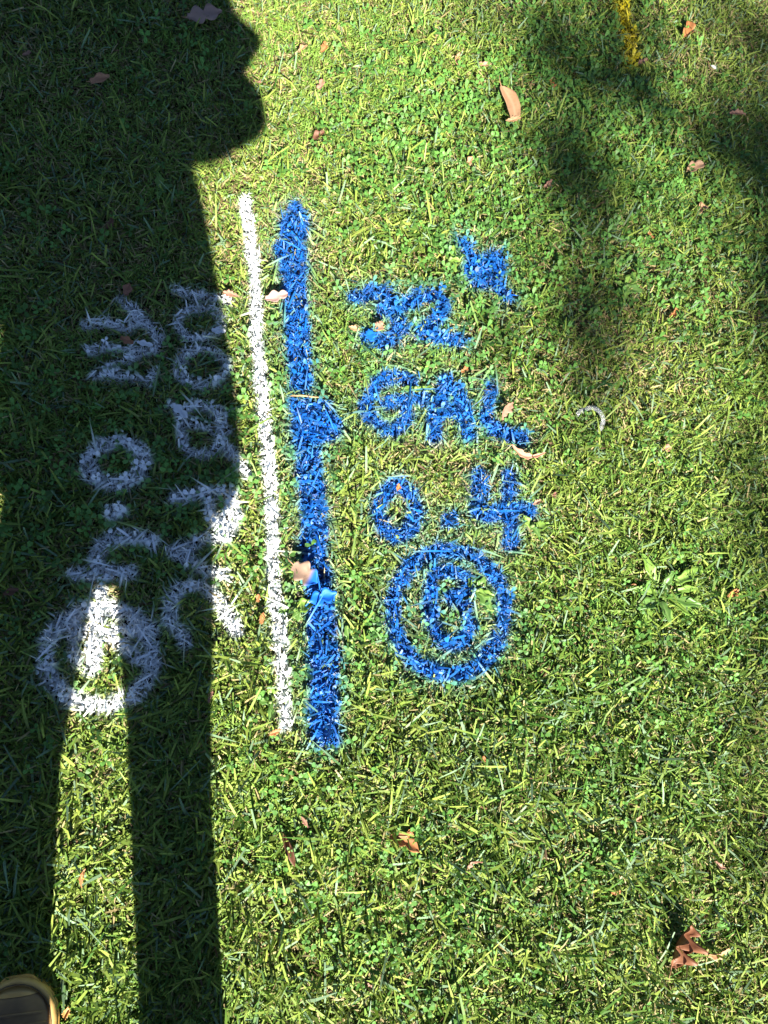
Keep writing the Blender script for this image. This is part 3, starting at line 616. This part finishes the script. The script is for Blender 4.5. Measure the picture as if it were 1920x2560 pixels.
# joints
hipL, hipR = Vector((BX-.112, -.70, .90)), Vector((BX+.085, -.72, .90))
kneeL, kneeR = Vector((-.300, -.68, .49)), Vector((-.040, -.75, .49))
ankL = Vector((toeL[0]-.012, toeL[1]-.225, .10)); ankR = Vector((-.012, -.84, .10))
shL, shR = Vector((BX-.17, -.62, 1.40)), Vector((BX+.090, -.50, 1.475))
elL, elR = Vector((BX-.36, -.50, .965)), Vector((.078, -.222, 1.275))
up_c = Vector(CR[:, 1]); rt_c = Vector(CR[:, 0]); bk_c = Vector(CR[:, 2])
lens = Vector((0, 0, CAM_H))
ph_c = lens-up_c*.058+rt_c*(-.022)+bk_c*.014
wrR = ph_c-up_c*.085+rt_c*.040+bk_c*.02; wrL = ph_c-up_c*.085-rt_c*.060+bk_c*.02
neck = Vector((BX-.01, -.565, 1.49)); head = Vector((BX+.002, -.51, 1.605))
def hand(bm, wrist, side):
    """palm and five fingers closing on the phone edge; side = +1 right hand"""
    palm = wrist+up_c*.050-rt_c*side*.008+bk_c*.004
    tube(bm, [wrist-up_c*.03, wrist, palm, palm+up_c*.03], [(.026, .020), (.026, .018), (.036, .015), (.034, .013)], 10)
    for f in range(4):
        b = palm+up_c*(.034-.018*f)-rt_c*side*.020; l = (.9, 1.0, .95, .8)[f]
        tube(bm, [b+bk_c*.0, b-bk_c*.020-rt_c*side*.006, b-bk_c*.026-rt_c*side*.022*l, b-bk_c*.025-rt_c*side*.042*l], [.0088, .0086, .0080, .0066], 8)
    t = palm-up_c*.01-rt_c*side*.024
    tube(bm, [t-up_c*.010, t+bk_c*.010+up_c*.012-rt_c*side*.006, t+bk_c*.013+up_c*.030-rt_c*side*.016, t+bk_c*.010+up_c*.044-rt_c*side*.022], [.0115, .0105, .0095, .0075], 8)
bm = bmesh.new()
tube(bm, [(BX, -.70, .86), (BX, -.70, 1.0), (BX, -.68, 1.15), (BX, -.64, 1.33), (BX, -.61, 1.43), (BX, -.59, 1.48)], [(.15, .11), (.165, .115), (.14, .10), (.165, .11), (.13, .085), (.06, .06)], 18)
tube(bm, [neck-Vector((0, .01, .03)), neck+Vector((0, .02, .05)), head-Vector((0, 0, .03))], [.062, .056, .06], 14)
ellipsoid(bm, head+Vector((0, -.005, .02)), (.077, .096, .112)); ellipsoid(bm, head+Vector((0, .035, -.055)), (.055, .055, .06))
tube(bm, [head+Vector((0, .082, .03)), head+Vector((0, .108, -.012)), head+Vector((0, .09, -.022))], [.010, .016, .012], 8)
tube(bm, [head+Vector((-.022, .086, -.058)), head+Vector((0, .094, -.055)), head+Vector((.022, .086, -.058))], [.006, .009, .006], 8)
for s_ in (-1, 1): ellipsoid(bm, head+Vector((s_*.080, 0, 0)), (.012, .022, .034), 10)
for a, b, c in ((hipL, kneeL, ankL), (hipR, kneeR, ankR)):
    tube(bm, [a, (a+b)/2, b, (b*.6+c*.4), c, c-Vector((0, 0, .05))], [.085, .072, .055, .055, .038, .04], 14)
    ellipsoid(bm, c+Vector((0, .09, -.055)), (.04, .12, .03), 12)
for a, b, c, s_ in ((shL, elL, wrL, -1), (shR, elR, wrR, 1)):
    tube(bm, [a, (a+b)/2, b, (b*.5+c*.5), c], [.054, .046, .040, .037, .026], 12); hand(bm, c, s_)
person = remeshed('person', bm, M_SKIN, .006, None, 2)
tag(person, 'person in yellow work boots taking the photo, seen as boot toe and long shadow', 'person')
# eyes, hair, and a brimmed hat added to fill out the head shadow
for s_ in (-1, 1):
    bm = bmesh.new(); ellipsoid(bm, head+Vector((s_*.032, .083, .022)), (.014, .008, .008), 10); bm_obj('eye', bm, M_EYE, person)
bm = bmesh.new(); ellipsoid(bm, head+Vector((0, -.022, .035)), (.084, .092, .108)); bm_obj('hair', bm, M_HAIR, person)
bm = bmesh.new(); hc = head+Vector((0, -.01, .075))
prof = [(.188, -.024), (.189, -.018), (.118, .008), (.113, .040), (.095, .080), (.055, .105), (.001, .112)]
rings = [[bm.verts.new(hc+Vector((r*math.cos(t*math.pi/16), r*1.12*math.sin(t*math.pi/16), z))) for t in range(32)] for r, z in prof]
for A, B in zip(rings[:-1], rings[1:]):
    for k in range(32): bm.faces.new((A[k], A[(k+1) % 32], B[(k+1) % 32], B[k]))
hat = bm_obj('added_sun_hat', bm, M_HAT, person); hat.modifiers.new('thickness', 'SOLIDIFY').thickness = .003
# trousers and jacket
bm = bmesh.new()
tube(bm, [(BX, -.70, .895), (BX, -.70, .94), (BX, -.70, 1.05)], [(.165, .10), (.18, .115), (.175, .12)], 20)
for a, b, c, s_ in ((hipL, kneeL, ankL, -1), (hipR, kneeR, ankR, 1)):
    tube(bm, [a, a*.66+b*.34, a*.33+b*.67, b, b*.7+c*.3, b*.35+c*.65, c+Vector((0, 0, .03)), c-Vector((0, -.005, .03))], [.094, .088, .077, .071, .071, .070, .073, .078], 16)
remeshed('trousers', bm, M_TROU, .012, person)
bm = bmesh.new()
tube(bm, [(BX-.004, -.69, .945), (BX-.002, -.69, .985), (BX, -.685, 1.08), (BX-.002, -.655, 1.22), (BX-.01, -.60, 1.38), (BX-.01, -.575, 1.47), (BX-.01, -.57, 1.53)], [(.226, .13), (.236, .13), (.230, .135), (.208, .15), (.178, .13), (.15, .10), (.085, .080)], 22)
for a, b, c in ((shL, elL, wrL), (shR, elR, wrR)):
    tube(bm, [a, (a+b)/2, b, (b*.5+c*.5)+Vector((.012 if c == wrR else 0, -.015, 0)), b*.12+c*.88], [.074, .084, .070, .088, .060], 14)
    ellipsoid(bm, b, (.064, .064, .064), 12)
remeshed('jacket', bm, M_JACK, .012, person)
# boots
def boot(toe, yaw, parent):
    """toe = (x, y) of the toe tip; built pointing to +y"""
    root = link('boot', None, parent); root.location = (toe[0], toe[1], float(terrain(*toe))+.010); root.rotation_euler = (0, 0, yaw)
    LEN = .305
    def hw(s):   # half width of the last, s = 0 toe .. 1 heel
        a = .056*min(1, (1-(1-min(s/.20, 1))**2.2)**.5) if s < .2 else .056
        b = a-.016*float(sstep(.38, .62, s))+.004*float(sstep(.65, .85, s))
        return b*(1 if s < .88 else max(.12, 1-((s-.88)/.12)**2.4*.95))
    ss = [0, .006, .02, .045, .08, .13, .2, .3, .4, .5, .62, .74, .84, .92, .97, 1.0]
    def sole(name, grow, z0, z1, mat, par=root):
        bm = bmesh.new(); lo_, hi_ = [], []; pts = []
        for s in ss: pts.append((max(hw(s), .004)+grow, -LEN*s+(grow if s < .02 else 0)))
        ring = [(a, b) for a, b in pts]+[(-a, b) for a, b in pts[::-1]]
        lo_ = [bm.verts.new((a, b, z0)) for a, b in ring]; hi_ = [bm.verts.new((a, b, z1)) for a, b in ring]
        n = len(ring)
        for k in range(n): bm.faces.new((lo_[k], lo_[(k+1) % n], hi_[(k+1) % n], hi_[k]))
        bm.faces.new(lo_[::-1]); bm.faces.new(hi_); bmesh.ops.recalc_face_normals(bm, faces=bm.faces[:])
        o = bm_obj(name, bm, mat, par, False); bv = o.modifiers.new('round', 'BEVEL'); bv.width = .0025; bv.segments = 2; return o
    so_ = sole('sole', .004, 0, .024, M_SOLE); sole('welt', .0075, .0245, .0305, M_SOLE)
    # upper: arched sections from toe to ankle
    top = lambda s: .052+.012*float(sstep(0, .12, s))+.03*float(sstep(.15, .5, s))+.07*float(sstep(.42, .62, s))
    def upper(name, s0, s1, extra, mat, n=22, seg=18, zb=.029):
        bm = bmesh.new(); R_ = []
        for i in range(n):
            s = s0+(s1-s0)*(i/(n-1))**1.3; w_ = max(hw(s), .003)+extra; h = (top(s)-zb)*(min(1, (s/.06+.02)**.42) if s < .06 else 1)+extra
            R_.append([bm.verts.new((w_*(abs(math.cos(t))**.75)*(1 if math.cos(t) > 0 else -1), -LEN*s, zb+h*math.sin(t)**.8)) for t in [math.pi*k/seg for k in range(seg+1)]])
        for A, B in zip(R_[:-1], R_[1:]):
            for k in range(seg): bm.faces.new((A[k], A[k+1], B[k+1], B[k]))
        bmesh.ops.recalc_face_normals(bm, faces=bm.faces[:])
        return bm_obj(name, bm, mat, root)
    upper('vamp', .002, .99, 0, M_VAMP, 40)
    upper('toe_cap', .001, .05, .0016, M_BOOT, 16)
    # rand: yellow band round the foot above the welt, with a dark seam on its upper edge
    for nm, z, r, mat, g in (('rand', .038, .0100, M_BOOT, .0005), ('seam', .049, .0013, M_SEAM, -.0012)):
        bm = bmesh.new(); pth = [(hw(s)+g, -LEN*s+.001, z) for s in ss[1:11]]; pth = [(-a, b, c) for a, b, c in pth[::-1]]+[(0, .0015+g, z)]+pth
        tube(bm, pth, [(r*.6, r)]*len(pth), 8); bm_obj(nm, bm, mat, root)
    for k in range(4):                                         # creases over the toes
        s = .13+.055*k; bm = bmesh.new(); w_ = hw(s); pts = []
        for t in [math.pi*(.16+.68*q/8) for q in range(9)]: pts.append((w_*(abs(math.cos(t))**.75)*(1 if math.cos(t) > 0 else -1), -LEN*(s+.006*math.sin(3*t+k)), .029+(top(s)-.029)*math.sin(t)**.8))
        tube(bm, pts, [.0005]+[.0022]*7+[.0005], 6); bm_obj('crease', bm, M_VAMP, root)
    bm = bmesh.new(); tube(bm, [(0, -.215, .09), (0, -.222, .15), (0, -.225, .21)], [(.046, .058), (.05, .062), (.055, .066)], 18); bm_obj('shaft', bm, M_VAMP, root)
    for k in range(5):
        bm = bmesh.new(); yy = -.118-.014*k; zz_ = top(-yy/LEN)+.0025; tube(bm, [(-.026, yy, zz_-.006), (0, yy-.004, zz_+.001), (.026, yy, zz_-.006)], [.0024]*3, 8); bm_obj('lace', bm, M_LACE, root)
    return root
boot(toeL, .06, person); boot((-.004, -.625), -.10, person)
# phone in both hands, right behind the lens
bm = bmesh.new(); bmesh.ops.create_cube(bm, size=1); bmesh.ops.scale(bm, vec=(.073, .147, .008), verts=bm.verts)
bmesh.ops.bevel(bm, geom=[e for e in bm.edges], offset=.003, segments=3, affect='EDGES')
ph = bm_obj('phone', bm, M_PHONE); pm = m4.copy(); pm.translation = ph_c+bk_c*.006; ph.matrix_world = pm
tag(ph, 'phone held in both hands that takes the photo', 'phone')
bm = bmesh.new(); bmesh.ops.create_cone(bm, cap_ends=True, segments=20, radius1=.007, radius2=.007, depth=.002); ln_ = bm_obj('lens', bm, M_EYE, ph, False, (.022, .058, -.0052))
bm = bmesh.new(); bmesh.ops.create_cube(bm, size=1); bmesh.ops.scale(bm, vec=(.066, .138, .0006), verts=bm.verts); bm_obj('screen', bm, M_EYE, ph, False, (0, 0, .0045))

# ---------------------------------------------------------------- trees behind the photographer: one shades the right side, the added one the far corner
M_BARK = noisy('bark', (.06, .045, .032), (.15, .115, .085), 12, .9, .02)
M_CROWN = leafy('tree_leaf', .45, .3, .4)
def shade_at(gx, gy, H): return Vector((gx-SH_A*H/TAN, gy-H/TAN, H))
def tree(base, clumps, trunk_h, label, seed, lean=(0, 0)):
    r = np.random.default_rng(seed); root = link('shade_tree', None, loc=base); tag(root, label, 'tree', 'trees behind the photographer')
    B = Vector(base); topv = Vector((base[0]+lean[0], base[1]+lean[1], trunk_h)); bm = bmesh.new()
    tube(bm, [(0, 0, -.05), (.03, 0, .4), ((topv-B)*.5+Vector((.1, .05, 0))), topv-B], [.34, .25, .19, .13], 14)
    bm_obj('trunk', bm, M_BARK, root)
    V = []; C = []; bm = bmesh.new()
    cs = np.array([tuple(c[0]) for c in clumps])
    hubs = [np.array(topv)+(cs.mean(0)-np.array(topv))*.45+r.normal(0, .7, 3) for _ in range(6)]
    for h_ in hubs: tube(bm, [topv-B-Vector((0, 0, .3)), (topv+Vector(h_))/2-B+Vector((0, 0, .15)), Vector(h_)-B], [.10, .07, .045], 8)
    for c, rad, nl in clumps:
        h_ = min(hubs, key=lambda q: np.linalg.norm(q-np.array(c)))
        tube(bm, [Vector(h_)-B, (Vector(h_)+c)/2-B+Vector((0, 0, .12)), c-B], [.03, .018, .006], 6)
        n = nl; p = np.array(c)-np.array(base)+r.normal(0, rad*.5, (n, 3)); a = r.normal(0, 1, (n, 3)); a /= np.linalg.norm(a, axis=1)[:, None]
        b = np.cross(a, r.normal(0, 1, (n, 3))); b /= np.linalg.norm(b, axis=1)[:, None]; l = r.uniform(.05, .085, n)[:, None]; w_ = l*.42
        V.append(np.stack([p-a*l, p-a*l*.2+b*w_, p+a*l, p-a*l*.2-b*w_], 1)); C.append(np.repeat((np.array([.06, .11, .025])*r.uniform(.6, 1.6, (n, 1)))[:, None, :], 4, 1))
    bm_obj('limbs', bm, M_BARK, root)
    V = np.concatenate(V); C = np.concatenate(C)
    link('crown', np_mesh('crown', V.reshape(-1, 3), np.arange(len(V)*4).reshape(-1, 4), None, C.reshape(-1, 3), M_CROWN), root)
D = lambda x_, y_: G(x_*k_, y_*k_, 0)
cl = []
for px, py, rad, nl in [(1250, 330, .13, 16), (1235, 430, .17, 14), (1248, 530, .17, 14), (1262, 630, .14, 16), (1285, 730, .12, 9), (1262, 140, .16, 9), (1256, 235, .16, 10), (1160, 60, .16, 12), (1270, 40, .16, 14), (1350, 20, .13, 18), (1375, 60, .10, 6), (1060, 40, .14, 8), (1330, 110, .12, 8),
                        (1625, 120, .14, 26), (1640, 300, .14, 28), (1650, 470, .14, 28), (1650, 640, .14, 22), (1655, 850, .12, 10), (1660, 1100, .12, 8), (1670, 1400, .12, 10), (1670, 1800, .12, 8), (1560, 250, .10, 4), (1570, 20, .15, 12)]:
    gx, gy = D(px, py); cl.append((shade_at(gx, gy, rng.uniform(8.0, 9.5)), rad, nl))
for k in range(230):
    u = rng.normal(0, 1, 3); u /= np.linalg.norm(u); u *= rng.random()**.33*2.1
    H = 8.8+u[2]*.9; gx = 4.15+u[0]; gy = .9+u[1]
    cl.append((shade_at(gx, gy, H), .42, 46))
tree((4.9, -10.6, 0), cl, 6.0, 'leafy tree behind the photographer whose soft shade falls along the right edge', 5, (-.2, .4))
cl = []  # added unseen tree, its leaf clumps set to darken the upper left corner
for px, py in [(60, 10), (20, 90), (10, 200), (110, 40), (30, 320), (160, -10), (-40, 0), (-60, 150), (-60, 300)]:
    gx, gy = D(px, py); cl.append((shade_at(gx, gy, rng.uniform(7.2, 8.4)), .17, 90))
for k in range(150):
    u = rng.normal(0, 1, 3); u /= np.linalg.norm(u); u *= rng.random()**.33*1.9
    H = 8.0+u[2]*.9; gx = -2.55+u[0]; gy = 2.7+u[1]
    cl.append((shade_at(gx, gy, H), .4, 46))
tree((-2.6, -7.4, 0), cl, 5.4, 'leafy tree added out of view whose shade darkens the upper left corner', 6, (.4, .6))
print('tris', sum(len(o.data.loops)-2*len(o.data.polygons) for o in bpy.data.objects if o.type == 'MESH'))
